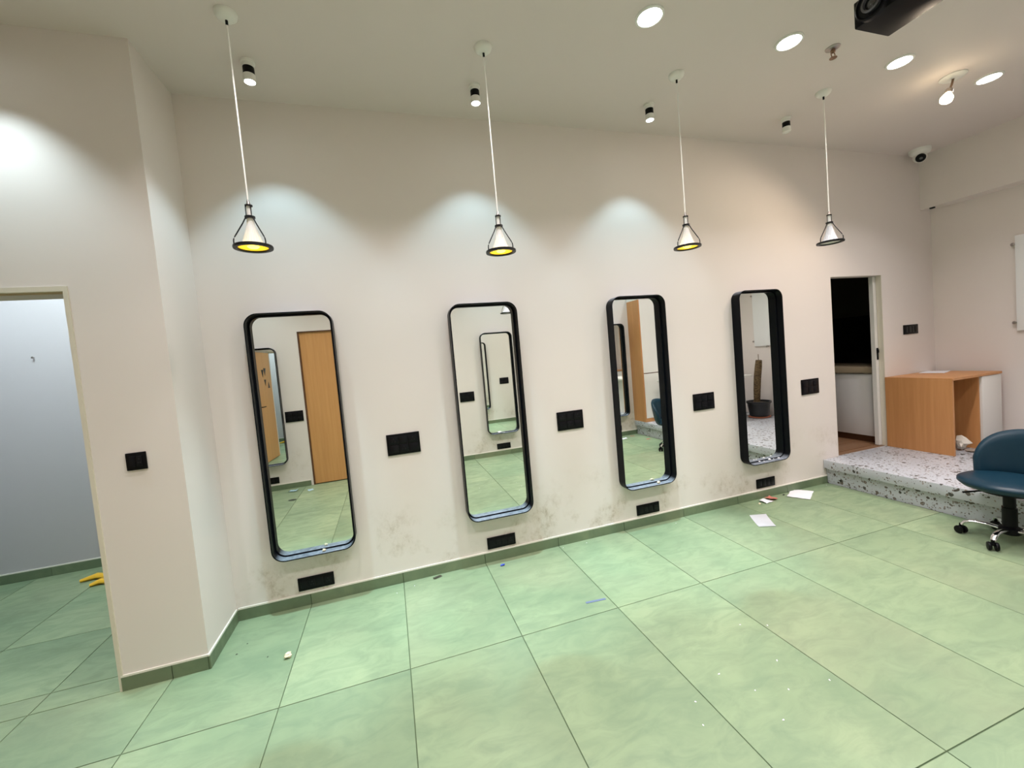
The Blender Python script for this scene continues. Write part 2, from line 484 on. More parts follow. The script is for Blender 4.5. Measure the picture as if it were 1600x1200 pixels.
# ------------------------------------------------------------------ skirting tiles
def skirting(name, label, p, q, nrm, joints, h=0.072, th=0.009):
    """row of skirting tiles from p to q on a wall whose room-side normal is nrm"""
    root = thing(name, label, 'baseboard', kind=STRUCT)
    p, q, n = Vector(p), Vector(q), Vector(nrm)
    d = (q - p).normalized(); L = (q - p).length
    cuts = [0.0] + [j for j in joints if 0.02 < j < L - 0.02] + [L]
    for a, b in zip(cuts, cuts[1:]):
        A = p + d * (a + 0.0018) + n * 0.003; B = p + d * (b - 0.0018) + n * th
        box('tile', (A.x, A.y, 0.0005), (B.x, B.y, h), M_SKIRT, root)
    A = p; B = q + n * 0.003
    box('grout_backing', (A.x, A.y, 0.0005), (B.x, B.y, h), M_GROUT, root)
    B = q + n * (th * 0.75)
    box('grout_bead', (A.x, A.y, h), (B.x, B.y, h + 0.010), M_BEAD, root)
    return root
skirting('baseboard_back', 'green skirting tiles under the four mirrors', (XL + 0.009, W), (XF, W), (0, -1), [0.6 * k - XL - 0.009 for k in range(1, 9)])
skirting('baseboard_left', 'short green skirting beside the left doorway', (DX1 + 0.004, YL), (XL, YL), (0, -1), [-DX1 - 0.004])
skirting('baseboard_return', 'green skirting on the short return wall', (XL, YL - 0.009), (XL, W - 0.009), (1, 0), [])
skirting('baseboard_side_room', 'dark green skirting seen through the left doorway', (-2.6, 2.42), (-0.02, 2.42), (0, -1), [0.3 + 0.6 * k for k in range(0, 5)], 0.075)
skirting('baseboard_front', 'green skirting of the opposite wall seen in mirrors', (OD1 + 0.03, YO), (XF, YO), (0, 1), [0.6 * k - OD1 - 0.03 for k in range(2, 9)])
skirting('baseboard_front_end', 'green skirting left of the orange wooden door in mirror', (XE, YO), (OD0 - 0.03, YO), (0, 1), [0.35, 0.95])

# ------------------------------------------------------------------ terrazzo platform
plat = thing('floor_platform', 'raised white terrazzo platform with a stepped edge', 'platform', (0, 0, 0), kind=STRUCT)
box('riser', (XS + 0.04, YO + 0.003, 0.0), (XS + 0.10, W - 0.003, 0.152), M_TERR, plat)
box('core', (XS + 0.10, YO + 0.003, 0.0), (XR - 0.003, W - 0.003, 0.152), M_TERR, plat)
bm = bmesh.new(); bm_box(bm, (XS, YO + 0.003, 0.1525), (XR - 0.003, W - 0.003, P0), 0.004)
mk('top_slab', bm, M_TERR, plat, True)
box('threshold', (PD0 + 0.003, W + 0.0, P0 - 0.03), (PD1 - 0.003, W + 0.02, P0 - 0.001), M_TERR, plat)

# ------------------------------------------------------------------ doors
d1 = thing('door_1', 'open wooden door in a cream frame at the left doorway', 'door', (0, 0, 0), kind=STRUCT)
bm = bmesh.new()
bm_box(bm, (DX1 - 0.006, YL - 0.006, 0.0), (DX1 + 0.013, 0.47, LT + 0.022))
bm_box(bm, (DX0 - 0.016, YL - 0.006, 0.0), (DX0 + 0.012, 0.47, LT + 0.03))
bm_box(bm, (DX0 + 0.012, YL - 0.006, LT - 0.002), (DX1 - 0.006, 0.47, LT + 0.022))
mk('frame', bm, M_FRAMEW, d1)
box('head_lining', (DX0, 0.47, LT - 0.012), (DX1, 0.598, LT - 0.0005), M_BRASSDK, d1)
la = math.radians(266.0)
leafM = Matrix.Translation((DX0 - 0.006, YL - 0.03, 0.0)) @ Matrix.Rotation(la, 4, 'Z')
def leafpart(name, a, b, m, par, bev=0.0):
    bm = bmesh.new(); bm_box(bm, a, b, bev); bmesh.ops.transform(bm, matrix=leafM, verts=bm.verts)
    return mk(name, bm, m, par, bev > 0)
leaf = leafpart('leaf', (0.0, 0.0, 0.012), (0.75, 0.036, 2.03), M_DOORWOOD, d1)
h_ = leafpart('handle_plate', (0.68, 0.036, 0.98), (0.715, 0.042, 1.06), M_BLACKP, leaf)
bm = bmesh.new()
bm_tube(bm, [(0.70, 0.042, 1.03), (0.70, 0.085, 1.03), (0.68, 0.09, 1.03), (0.59, 0.09, 1.03)], 0.009)
bmesh.ops.transform(bm, matrix=leafM, verts=bm.verts)
mk('handle', bm, M_BLACKP, leaf, True)
bm = bmesh.new()
for (px, pz, s, hd) in ((0.30, 1.66, 0.11, -1), (0.42, 1.63, 0.11, -1), (0.33, 1.46, 0.09, -1), (0.16, 1.42, 0.09, 1)):
    tri = [(px - s * 0.5, pz - hd * s * 0.7), (px + s * 0.5, pz - hd * s * 0.7), (px, pz + hd * s * 0.6)]
    lo = [bm.verts.new((x, 0.0365, z)) for x, z in tri]; hi = [bm.verts.new((x, 0.040, z)) for x, z in tri]
    bm.faces.new(lo); bm.faces.new(hi)
    for i in range(3): bm.faces.new((lo[i], lo[(i + 1) % 3], hi[(i + 1) % 3], hi[i]))
bmesh.ops.transform(bm, matrix=leafM, verts=bm.verts)
mk('sign', bm, M_SIGN, leaf)

d2 = thing('door_2', 'dark pantry doorway with a white sliding door at the right', 'door', (0, 0, 0), kind=STRUCT)
bm = bmesh.new()
bm_box(bm, (PD1 - 0.006, W + 0.002, P0), (PD1 + 0.02, W + 0.05, PDT))
mk('jamb', bm, M_FRAMEW, d2)
lf = box('leaf', (PD1 - 0.045, W + 0.055, P0 + 0.004), (PD1 + 0.02, W + 0.094, PDT - 0.004), M_WHITELAM, d2)
bm = bmesh.new()
bm_box(bm, (PD1 - 0.030, W + 0.048, 1.165), (PD1 - 0.008, W + 0.055, 1.29), 0.003)
bm_box(bm, (PD1 - 0.040, W + 0.035, 1.24), (PD1 - 0.018, W + 0.048, 1.275), 0.003)
mk('latch', bm, M_BLACKP, lf)
bm = bmesh.new()
bm_box(bm, (PD0 - 0.0, W + 0.002, P0), (PD0 + 0.006, W + T, PDT))
mk('jamb', bm, M_FRAMEW, d2)

d3 = thing('door_3', 'flush orange wooden door in the opposite wall', 'door', (0, 0, 0), kind=STRUCT)
lf = box('leaf', (OD0 + 0.02, YO - 0.055, 0.008), (OD1 - 0.02, YO - 0.02, ODT - 0.015), M_DOORWOOD, d3)
bm = bmesh.new()
bm_box(bm, (OD0, YO - 0.06, 0.0), (OD0 + 0.018, YO + 0.002, ODT))
bm_box(bm, (OD1 - 0.018, YO - 0.06, 0.0), (OD1, YO + 0.002, ODT))
bm_box(bm, (OD0, YO - 0.06, ODT - 0.013), (OD1, YO + 0.002, ODT))
mk('frame', bm, M_DARKWOOD, d3)
bm = bmesh.new(); bm_tube(bm, [(OD1 - 0.08, YO - 0.02, 1.03), (OD1 - 0.08, YO + 0.03, 1.03), (OD1 - 0.19, YO + 0.03, 1.03)], 0.009)
mk('handle', bm, M_BLACKP, lf, True)

# ------------------------------------------------------------------ mirrors
MW, MH, MR, MD = 0.505, 1.588, 0.078, 0.088
def make_mirror(label):
    """local frame: back on y=0, front towards -y, origin at bottom centre"""
    t = thing('wall_mirror', label, 'mirror', group='tall framed mirrors')
    cz = MH / 2
    bm = bmesh.new(); bm_ring(bm, MW, MH, MR, 0.007, 0.0, -MD); bmesh.ops.translate(bm, vec=(0, 0, cz), verts=bm.verts)
    mk('frame', bm, M_FRAME, t, True, 35)
    bm = bmesh.new(); bm_ring(bm, MW - 0.0145, MH - 0.0145, MR - 0.007, 0.011, -0.008, -0.03); bmesh.ops.translate(bm, vec=(0, 0, cz), verts=bm.verts)
    mk('inner_lip', bm, M_FRAME, t, True, 35)
    bm = bmesh.new()
    pts = rrect(MW - 0.016, MH - 0.016, MR - 0.008)
    a = [bm.verts.new((x, -0.006, z + cz)) for x, z in pts]; b = [bm.verts.new((x, -0.015, z + cz)) for x, z in pts]
    bm.faces.new(a); bm.faces.new(b[::-1])
    for i in range(len(pts)):
        j = (i + 1) % len(pts); bm.faces.new((a[i], a[j], b[j], b[i]))
    mk('glass', bm, M_MIRROR, t)
    return t
MX = [0.672, 1.944, 3.242, 4.520]
MZ = 0.354
ml = ['black framed mirror nearest the left doorway', 'black framed mirror reflecting another mirror, second from the left doorway',
      'black framed mirror reflecting the tall wood and white cupboard', 'black framed mirror reflecting the potted pole, nearest the platform']
m0 = make_mirror(ml[0]); m0.location = (MX[0], W, MZ)
for i in (1, 2, 3): dup(m0, (MX[i], W, MZ), 0.0, ml[i])
OMX = [-0.43, 2.895, 4.915]
for x, l in zip(OMX, ('mirror on the opposite wall beside the orange wooden door', 'mirror on the opposite wall with tissue on its ledge', 'mirror on the opposite wall beside the tall cupboard')):
    dup(m0, (x, YO, MZ), PI, l)

# ------------------------------------------------------------------ switch plates
def make_plate(name, label, cat, w_, h_, cols, rows, group):
    t = thing(name, label, cat, group=group)
    bm = bmesh.new(); bm_box(bm, (-w_ / 2, -0.010, -h_ / 2), (w_ / 2, -0.0005, h_ / 2), 0.003)
    mk('plate', bm, M_BLACKP, t, True)
    mx, mz = 0.014, 0.016
    cw, chh = (w_ - 2 * mx) / cols, (h_ - 2 * mz) / rows
    for r in range(rows):
        for c in range(cols):
            x0 = -w_ / 2 + mx + c * cw; z0 = -h_ / 2 + mz + r * chh
            bm = bmesh.new()
            k = 0.002 if (c + r) % 2 == 0 else 0.0035
            bm_box(bm, (x0 + 0.002, -0.0105 - k, z0 + 0.002), (x0 + cw - 0.002, -0.0095, z0 + chh - 0.002), 0.0012)
            md = mk('rocker' if (c + r) % 2 == 0 else 'socket', bm, M_BLACKP2, t, True)
            if (c + r) % 2 == 1:
                bm = bmesh.new()
                for dx, dz in ((-0.25, -0.12), (0.25, -0.12), (0, 0.2)):
                    Mx = Matrix.Translation((x0 + cw / 2 + dx * cw * 0.6, -0.0142, z0 + chh / 2 + dz * chh)) @ Matrix.Rotation(PI / 2, 4, 'X')
                    bm_lathe(bm, [(0.003, -0.0008), (0.003, 0.0004)], 8, Mx)
                mk('pin_hole', bm, M_SIGN, md)
    return t
SX = [1.296, 2.589, 3.893, 5.165]
sl = ['large black switch plate between the first and second mirrors from the left', 'large black switch plate between the second and third mirrors',
      'large black switch plate between the third and fourth mirrors', 'large black switch plate between the last mirror and the dark doorway']
s0 = make_plate('switch_plate', sl[0], 'switch', 0.226, 0.148, 3, 2, 'large black switch plates')
s0.location = (SX[0], W, 0.991)
for i in (1, 2, 3): dup(s0, (SX[i], W, 0.991), 0, sl[i])
for x, l in ((-0.045, 'black switch plate between opposite mirror and orange door'), (2.37, 'black switch plate on the opposite wall seen in the second mirror')):
    dup(s0, (x, YO, 0.985), PI, l)
LX = [0.642, 1.939, 3.245, 4.543]
ll = ['low black socket strip under the mirror nearest the left doorway', 'low black socket strip under the second mirror', 'low black socket strip under the third mirror', 'low black socket strip under the mirror nearest the platform']
k0 = make_plate('socket_strip', ll[0], 'socket', 0.222, 0.088, 4, 1, 'low black socket strips')
k0.location = (LX[0], W, 0.146)
for i in (1, 2, 3): dup(k0, (LX[i], W, 0.142), 0, ll[i])
for x, l in ((-0.43, 'low socket strip under the opposite mirror beside orange door'), (2.885, 'low socket strip under opposite mirror seen in second mirror'), (4.915, 'low socket strip under the opposite mirror by the cupboard')):
    dup(k0, (x, YO, 0.142), PI, l)
q = make_plate('switch_plate', 'small square black switch plate beside the left doorway', 'switch', 0.087, 0.090, 2, 1, None); q.location = (-0.030, YL, 1.171)
q = make_plate('switch_plate', 'black switch plate above the wooden desk', 'switch', 0.228, 0.100, 4, 1, None); q.location = (6.655, W, 1.455)

# ------------------------------------------------------------------ ceiling lamps
def lamp(name, typ, loc, energy, color, **kw):
    d = bpy.data.lights.new(name, typ); d.energy = energy; d.color = color
    for k, v in kw.items(): setattr(d, k, v)
    o = bpy.data.objects.new(name, d); COL.objects.link(o); o.location = loc
    return o
def make_down(label):
    t = thing('recessed_downlight', label, 'ceiling light', group='round recessed downlights')
    lathe('trim_ring', [(0.076, 0.0), (0.075, -0.006), (0.064, -0.009), (0.061, -0.004), (0.061, 0.0)], M_WHITE, t, 32, cap0=False, cap1=False)
    lathe('lens', [(0.061, -0.001), (0.0605, -0.005)], M_DL, t, 32)
    return t
dl = {0: 'downlight at the top frame edge above the second mirror', 1: 'bright downlight right of the third pendant canopy, nearest the camera', 2: 'bright downlight left of the brass sprinkler',
      3: 'bright downlight just below the black projector', 4: 'bright downlight beside the warm bulb, nearest the right wall'}
first = None
for r, y in ((0, -0.175), (1, -1.36)):  # second row and leftmost of the first are unseen, added to light the room
    for i, x in enumerate((1.79, 2.765, 3.75, 4.733, 5.705, 0.80, -0.18)):
        if r == 0 and i == 6: continue
        lab = dl.get(i) if r == 0 and i < 5 else 'unseen downlight added for room light, %s row number %s' % (('mirror side', 'opposite side')[r], ('one', 'two', 'three', 'four', 'five', 'six', 'seven')[i])
        if first is None: first = make_down(lab); first.location = (x, y, H)
        else: dup(first, (x, y, H), None, lab)
        lamp('downlight_beam', 'AREA', (x, y, H - 0.012), DOWN_W, (1.0, 0.935, 0.95), shape='DISK', size=0.118, spread=math.radians(116))

def make_spot(label, lens):
    t = thing('ceiling_spot', label, 'spotlight', group='small cylinder ceiling spots')
    lathe('base', [(0.036, 0.0), (0.036, -0.012), (0.030, -0.014), (0.030, -0.034)], M_WHITE, t, 24)
    lathe('black_collar', [(0.0285, -0.034), (0.0285, -0.074)], M_BLACKP, t, 24)
    lathe('body', [(0.031, -0.074), (0.031, -0.110), (0.027, -0.112), (0.026, -0.106)], M_WHITE, t, 24, cap1=False)
    lathe('lens', [(0.0265, -0.109), (0.021, -0.1135)], lens, t, 24)
    return t
spl = ['lit cylinder spot above the mirror nearest the left doorway', 'lit cylinder spot above the second mirror', 'lit cylinder spot above the third mirror', 'unlit cylinder spot above the mirror nearest the platform']
SPX = [0.672, 1.949, 3.255, 4.555]
sp0 = make_spot(spl[0], M_SL); sp0.location = (SPX[0], 0.528, H)
for i in (1, 2): dup(sp0, (SPX[i], 0.524, H), None, spl[i])
dup(sp0, (SPX[3], 0.508, H), None, spl[3], {M_SL: M_SO})
dup(sp0, (-0.38, 0.20, H), None, 'lit spot above the left doorway, outside the view')
OSP = [(-0.43, 'lit spot above the opposite mirror by the orange door'), (2.895, 'lit spot above opposite mirror with tissue'), (4.915, 'lit spot above the opposite mirror by the cupboard')]
for x, l in OSP: dup(sp0, (x, -2.06, H), None, l)
for x, y in [(SPX[0], 0.528), (SPX[1], 0.524), (SPX[2], 0.524), (-0.38, 0.20)] + [(x, -2.06) for x, _ in OSP]:
    lamp('spot_spill', 'SPOT', (x, y, H - 0.116), SPOT_W * (1.0 if x > 0 or y < 0 else 1.7), (0.56, 0.85, 1.0) if x > 0 else (0.74, 0.92, 1.0), spot_size=math.radians(90), spot_blend=0.45 if x > 0 else 0.75, shadow_soft_size=0.02)
    if x > 0: bl = lamp('spot_beam', 'SPOT', (x, y, H - 0.116), BEAM_W * (1.0 if y > 0 else 0.3), (0.56, 0.90, 1.0), spot_size=math.radians(35), spot_blend=0.7, shadow_soft_size=0.02); bl.rotation_euler[0] = math.radians(-1 if y > 0 else 1)

def make_pendant(label, rim, lit=True):
    """origin at the ceiling; shade hangs 1.13 m below"""
    t = thing('pendant_lamp', label, 'pendant lamp', group='cone pendant lamps')
    c = lathe('canopy', [(0.050, 0.0), (0.050, -0.004), (0.046, -0.016), (0.034, -0.027), (0.016, -0.033), (0.006, -0.034)], M_WHITE, t, 28)
    lathe('cord_grip', [(0.006, -0.034), (0.006, -0.052), (0.004, -0.056)], M_BLACKP2, t, 12)
    zt = rim + 0.203 - H
    tube('cord', [(0, 0, -0.054), (0, 0, zt + 0.012)], 0.0036, M_CORD, t, 8)
    lathe('cord_cone', [(0.004, zt + 0.028), (0.010, zt + 0.004)], M_STEEL, t, 12)
    bm = bmesh.new()
    bm_lathe(bm, [(0.013, zt + 0.004), (0.017, zt + 0.003), (0.017, zt - 0.003), (0.013, zt - 0.004)], 20)
    bm_lathe(bm, [(0.015, zt - 0.052), (0.023, zt - 0.052), (0.023, zt - 0.060), (0.015, zt - 0.060)], 20)
    for k in range(3):
        a = 2 * PI * k / 3 + 0.5
        bm_tube(bm, [(0.0145 * math.cos(a), 0.0145 * math.sin(a), zt), (0.0145 * math.cos(a), 0.0145 * math.sin(a), zt - 0.056)], 0.0022, 6)
    mk('neck_cage', bm, M_BLACK, t, True)
    lathe('socket', [(0.011, zt - 0.002), (0.011, zt - 0.062), (0.016, zt - 0.066), (0.016, zt - 0.082)], M_WHITE, t, 16)
    for k in range(3):
        a = 2 * PI * k / 3 + 2.75
        ca, sa = math.cos(a), math.sin(a)
        tube('arm', [(r * ca, r * sa, zt + z) for r, z in ((0.018, -0.058), (0.034, -0.090), (0.058, -0.132), (0.073, -0.158), (0.0785, -0.170), (0.080, -0.180), (0.080, -0.198))], 0.0030, M_BLACK, t, 8)
    # ribbed opal cone
    bm = bmesh.new()
    seg = 48; rings = []
    for r, z in ((0.015, -0.078), (0.017, -0.092), (0.027, -0.130), (0.040, -0.168), (0.054, -0.196), (0.052, -0.196), (0.038, -0.168), (0.025, -0.130), (0.015, -0.092), (0.013, -0.078)):
        rings.append([bm.verts.new(((r + (0.0012 if k % 2 else 0)) * math.cos(2 * PI * k / seg), (r + (0.0012 if k % 2 else 0)) * math.sin(2 * PI * k / seg), zt + z)) for k in range(seg)])
    for A, B in zip(rings, rings[1:] + rings[:1]):
        for k in range(seg): bm.faces.new((A[k], A[(k + 1) % seg], B[(k + 1) % seg], B[k]))
    mk('shade', bm, M_SHADE, t, True, 20)
    lathe('rim', [(0.066, zt - 0.194), (0.086, zt - 0.196), (0.0875, zt - 0.202), (0.086, zt - 0.208), (0.070, zt - 0.209), (0.066, zt - 0.205), (0.066, zt - 0.194)], M_BLACK, t, 40, cap0=False, cap1=False)
    di = lathe('diffuser', [(0.0655, zt - 0.197), (0.0655, zt - 0.2005), (0.030, zt - 0.198), (0.026, zt - 0.197)], M_AMBER if lit else M_DIFFOFF, t, 32)
    lathe('bulb', [(0.027, zt - 0.196), (0.027, zt - 0.199), (0.020, zt - 0.205), (0.008, zt - 0.208)], M_AMBERB if lit else M_DIFFOFF, t, 20)
    return t
PEND = [(0.672, 0.205), (1.932, 0.196), (3.239, 0.205), (4.520, 0.180)]
pl = ['lit amber cone pendant nearest the left doorway', 'lit amber cone pendant above the second mirror', 'lit amber cone pendant above the third mirror', 'unlit white cone pendant nearest the platform']
for (x, y), l, rim, rz, lit in zip(PEND, pl, (2.178, 2.143, 2.163, 2.183), (0.83, 0.62, 0.45, 2.3), (True, True, True, False)):
    pd = make_pendant(l, rim, lit); pd.location = (x, y, H); pd.rotation_euler = (0, 0, rz)
pd = make_pendant('unlit cone pendant on the opposite side, seen in the second mirror', 2.155, False); pd.location = (2.905, -1.70, H)
pd = make_pendant('lit amber cone pendant on the opposite side, seen in third mirror', 2.275); pd.location = (4.915, -1.70, H)
# warm lamp near the right end
wl_ = thing('warm_ceiling_lamp', 'glowing warm bulb under a white ceiling rose near the right wall', 'ceiling light', (5.372, -0.135, H))
lathe('ceiling_rose', [(0.075, 0.0), (0.075, -0.006), (0.062, -0.016), (0.02, -0.02)], M_WHITE, wl_, 28)
tube('stem', [(0, 0, -0.018), (-0.02, -0.002, -0.06), (-0.055, -0.004, -0.11)], 0.007, M_BRASS, wl_)
Ms = Matrix.Translation((-0.06, -0.004, -0.115)) @ Matrix.Rotation(math.radians(-152), 4, 'Y')
lathe('lamp_holder', [(0.012, -0.02), (0.022, -0.012), (0.024, 0.02), (0.018, 0.024)], M_STEEL, wl_, 20, Ms)
lathe('bulb', [(0.012, 0.022), (0.026, 0.036), (0.036, 0.058), (0.034, 0.078), (0.02, 0.092), (0.004, 0.096)], M_WARM, wl_, 24, Ms)

wsp = lamp('warm_beam', 'SPOT', (5.255, -0.145, 3.085), WARM_W, (1.0, 0.80, 0.60), spot_size=math.radians(150), spot_blend=0.6, shadow_soft_size=0.03)
wsp.rotation_euler = Vector((-0.55, 0.12, -0.83)).to_track_quat('-Z', 'Y').to_euler()
# room behind the doorway
r2 = thing('ceiling_panel_light', 'cool square ceiling light in the room behind the left doorway', 'ceiling light', (-1.35, 1.45, H))
box('housing', (-0.32, -0.32, -0.02), (0.32, 0.32, -0.0005), M_WHITE, r2)
box('lens', (-0.30, -0.30, -0.024), (0.30, 0.30, -0.0205), M_R2L, r2)

# ------------------------------------------------------------------ sprinkler, dome camera, projector
sp = thing('fire_sprinkler', 'small brass sprinkler head on the ceiling', 'sprinkler', (4.098, -0.185, H))
lathe('escutcheon', [(0.040, 0.0), (0.039, -0.004), (0.026, -0.012), (0.014, -0.014)], M_STEEL, sp, 24)
lathe('body', [(0.013, -0.013), (0.013, -0.028), (0.008, -0.032), (0.004, -0.034)], M_BRASS, sp, 16)
for s in (-1, 1):
    tube('frame_arm', [(s * 0.010, 0, -0.026), (s * 0.017, 0, -0.040), (s * 0.012, 0, -0.054), (s * 0.002, 0, -0.060)], 0.003, M_BRASS, sp, 8)
lathe('deflector', [(0.020, -0.060), (0.021, -0.063), (0.010, -0.064)], M_BRASS, sp, 20)

dc = thing('dome_camera', 'white dome security camera in the ceiling corner by the beam', 'security camera', (6.66, 0.755, H))
dc.scale = (1.3, 1.3, 1.3)
lathe('base', [(0.066, 0.0), (0.066, -0.022), (0.058, -0.034), (0.046, -0.040), (0.042, -0.044)], M_WHITE, dc, 32)
eye = Matrix.Translation((0, 0, -0.056)) @ Matrix.Rotation(math.radians(-118), 4, Vector((0.52, -0.85, 0.0)).normalized())
prof = [(0.043 * math.sin(PI * k / 14), -0.043 * math.cos(PI * k / 14)) for k in range(1, 14)]
lathe('eyeball', prof, M_WHITE, dc, 24, Matrix.Translation((0, 0, -0.058)))
vdir = Vector((-0.72, -0.50, -0.48)).normalized()
Mq = Matrix.Translation((0, 0, -0.058)) @ vdir.to_track_quat('Z', 'Y').to_matrix().to_4x4()
lathe('lens_window', [(0.031, 0.026), (0.031, 0.038), (0.026, 0.0445), (0.008, 0.047)], M_BLACKP, dc, 24, Mq)
lathe('lens', [(0.010, 0.046), (0.010, 0.0485), (0.005, 0.050)], M_LENSGL, dc, 16, Mq)

pj = thing('ceiling_projector', 'black projector hanging from the ceiling at the top right', 'projector', (3.617, -0.614, 3.0))
bm = bmesh.new()
bm_box(bm, (0.0, -0.36, 0.0), (0.245, 0.0, 0.125), 0.006)
mk('body', bm, M_BLACKP, pj, True)
Mp = Matrix.Translation((0.0, -0.088, 0.060)) @ Matrix.Rotation(-PI / 2, 4, 'Y')
lathe('lens_hood', [(0.074, -0.004), (0.072, 0.018), (0.066, 0.022), (0.060, 0.012), (0.034, 0.008)], M_BLACKP2, pj, 32, Mp)
lathe('lens_ring', [(0.042, 0.008), (0.042, 0.024), (0.032, 0.026), (0.028, 0.016)], M_LENSRING, pj, 28, Mp, cap0=False, cap1=False)
lathe('lens', [(0.029, 0.012), (0.018, 0.018), (0.004, 0.020)], M_LENSGL, pj, 24, Mp)
for i in range(7):
    box('vent_slat', (-0.003, -0.33 + i * 0.02, 0.02), (0.001, -0.322 + i * 0.02, 0.085), M_BLACKP2, pj)
tube('mount_pole', [(0.12, -0.18, 0.125), (0.12, -0.18, H - 3.0)], 0.018, M_BLACKP, pj, 14)

# ------------------------------------------------------------------ desk on the platform
dk = thing('desk', 'beech laminate desk with a white cupboard door, standing on the platform', 'desk', (6.222, 0.345, P0))
dw, dd, dh = 0.755, 0.54, 0.735
box('side_panel', (0, 0, 0.001), (0.022, dd, dh - 0.0225), M_WOOD, dk)
box('top', (0, -0.004, dh - 0.022), (dw, dd, dh), M_WOOD, dk)
box('cabinet_side', (0.435, 0.022, 0.001), (0.455, dd, dh - 0.0225), M_WOOD, dk)
box('cabinet_side', (dw - 0.02, 0.022, 0.001), (dw, dd, dh - 0.0225), M_WOOD, dk)
box('plinth', (0.4555, 0.025, 0.001), (dw - 0.0205, 0.045, 0.07), M_WOOD, dk)
box('back_panel', (0.0225, dd - 0.012, 0.30), (0.4345, dd, dh - 0.0225), M_WOOD, dk)
dr = box('door', (0.446, 0.0, 0.068), (dw - 0.004, 0.0215, dh - 0.026), M_WHITELAM, dk, 0.002)

def crumple(name, w_, d_, loc, rz, amp, m, label, cat, n=9, seed=0, par=None, sag=0.3, tk=0.0015):
    """creased sheet lying on the floor"""
    bm = bmesh.new(); g = []
    for i in range(n + 1):
        row = []
        for j in range(n + 1):
            x = (i / n - 0.5) * w_; y = (j / n - 0.5) * d_
            q = noise.noise(Vector((x * 9 + seed * 7.3, y * 9 + seed, seed * 1.7)))
            q2 = noise.noise(Vector((x * 26 + seed, y * 26, seed * 3.1)))
            e = noise.noise_vector(Vector((x * 14, y * 14, seed * 5.0)))
            z = max(0.0, amp * (0.35 + q + 0.5 * q2))
            row.append(bm.verts.new((x * (1 - sag * amp * 8) + e.x * amp * 0.7, y * (1 - sag * amp * 8) + e.y * amp * 0.7, z + tk)))
        g.append(row)
    for i in range(n):
        for j in range(n): bm.faces.new((g[i][j], g[i + 1][j], g[i + 1][j + 1], g[i][j + 1]))
    zmin = min(v.co.z for v in bm.verts)
    bmesh.ops.translate(bm, vec=(0, 0, -zmin + 0.0012), verts=bm.verts)
    o = mk(name, bm, m, par, False)
    o.location = loc; o.rotation_euler = (0, 0, rz)
    if label: tag(o, label, cat)
    return o
def lump(name, s, loc, rz, m, label, cat, group=None, seed=0, par=None, rough=0.45):
    bm = bmesh.new(); bmesh.ops.create_icosphere(bm, subdivisions=2, radius=1.0)
    for v in bm.verts:
        k = 1 + rough * noise.noise(v.co * 1.7 + Vector((seed * 3.1, seed, 0)))
        v.co = Vector((v.co.x * s[0] * k, v.co.y * s[1] * k, v.co.z * s[2] * k))
    zmin = min(v.co.z for v in bm.verts)
    bmesh.ops.translate(bm, vec=(0, 0, -zmin), verts=bm.verts)
    o = mk(name, bm, m, par, True, 35)
    o.location = loc; o.rotation_euler = (0, 0, rz)
    if label: tag(o, label, cat, group)
    return o
crumple('paper_sheet', 0.27, 0.20, (6.82, 0.775, P0 + dh), 0.25, 0.004, M_PAPER, 'white paper sheet lying on the wooden desk', 'paper', seed=3)
lump('crumpled_cloth', (0.062, 0.05, 0.056), (6.52, 0.435, P0), 0.4, M_CLOTH, 'crumpled off-white cloth on the platform under the desk', 'cloth', seed=4, rough=0.8)
lump('grey_rag', (0.10, 0.04, 0.012), (6.555, 0.335, P0), -0.5, M_CLOTHG, 'flat grey-brown rag lying in front of the crumpled cloth', 'rag', seed=5, rough=0.7)

# ------------------------------------------------------------------ white board, pantry cabinet
wbd = thing('wall_board', 'white glass board on the right wall', 'board', (XR, -0.60, 1.81))
bm = bmesh.new(); bm_box(bm, (-0.026, -0.855, -0.45), (-0.018, 0.855, 0.45), 0.002); mk('panel', bm, M_GLASSB, wbd, True)
for y, z in ((0.868, 0.37), (0.868, -0.37), (-0.868, 0.37), (-0.868, -0.37), (0.62, -0.462), (-0.62, -0.462)):
    Mx = Matrix.Translation((0, y, z)) @ Matrix.Rotation(-PI / 2, 4, 'Y')
    so = lathe('standoff', [(0.009, 0.0005), (0.009, 0.0275)], M_STEEL, wbd, 14, Mx)
    lathe('cap', [(0.016, 0.0276), (0.016, 0.032), (0.012, 0.034)], M_STEEL, so, 14, Mx)

pc = thing('pantry_cabinet', 'pale base cabinet with beige worktop inside the dark pantry', 'cabinet', (6.27, 0.998, P0 - 0.002))
box('carcass', (0.02, 0.0, 0.072), (0.55, 1.55, 0.77), M_GREYLAM, pc)
for i in range(3):
    box('door', (0.0, 0.004 + i * 0.517, 0.075), (0.0195, 0.513 + i * 0.517, 0.765), M_GREYLAM, pc, 0.002)
box('plinth', (0.03, 0.0, 0.001), (0.5, 1.55, 0.0715), M_DARKWOOD, pc)
box('worktop', (-0.02, 0.0, 0.775), (0.55, 1.55, 0.845), M_STONE, pc, 0.006)
sb = box('splashback', (6.822, 0.998, 1.09), (6.835, 2.55, 1.66), M_SPLASH)
tag(sb, 'black glossy splashback above the pantry worktop', 'splashback', kind=STRUCT)
pb = box('wall_pantry_side', (6.835, 0.998, 0.235), (6.90, 2.599, 2.6), M_PANTRY); tag(pb, 'dark side wall behind the pantry worktop', 'wall', kind=STRUCT)

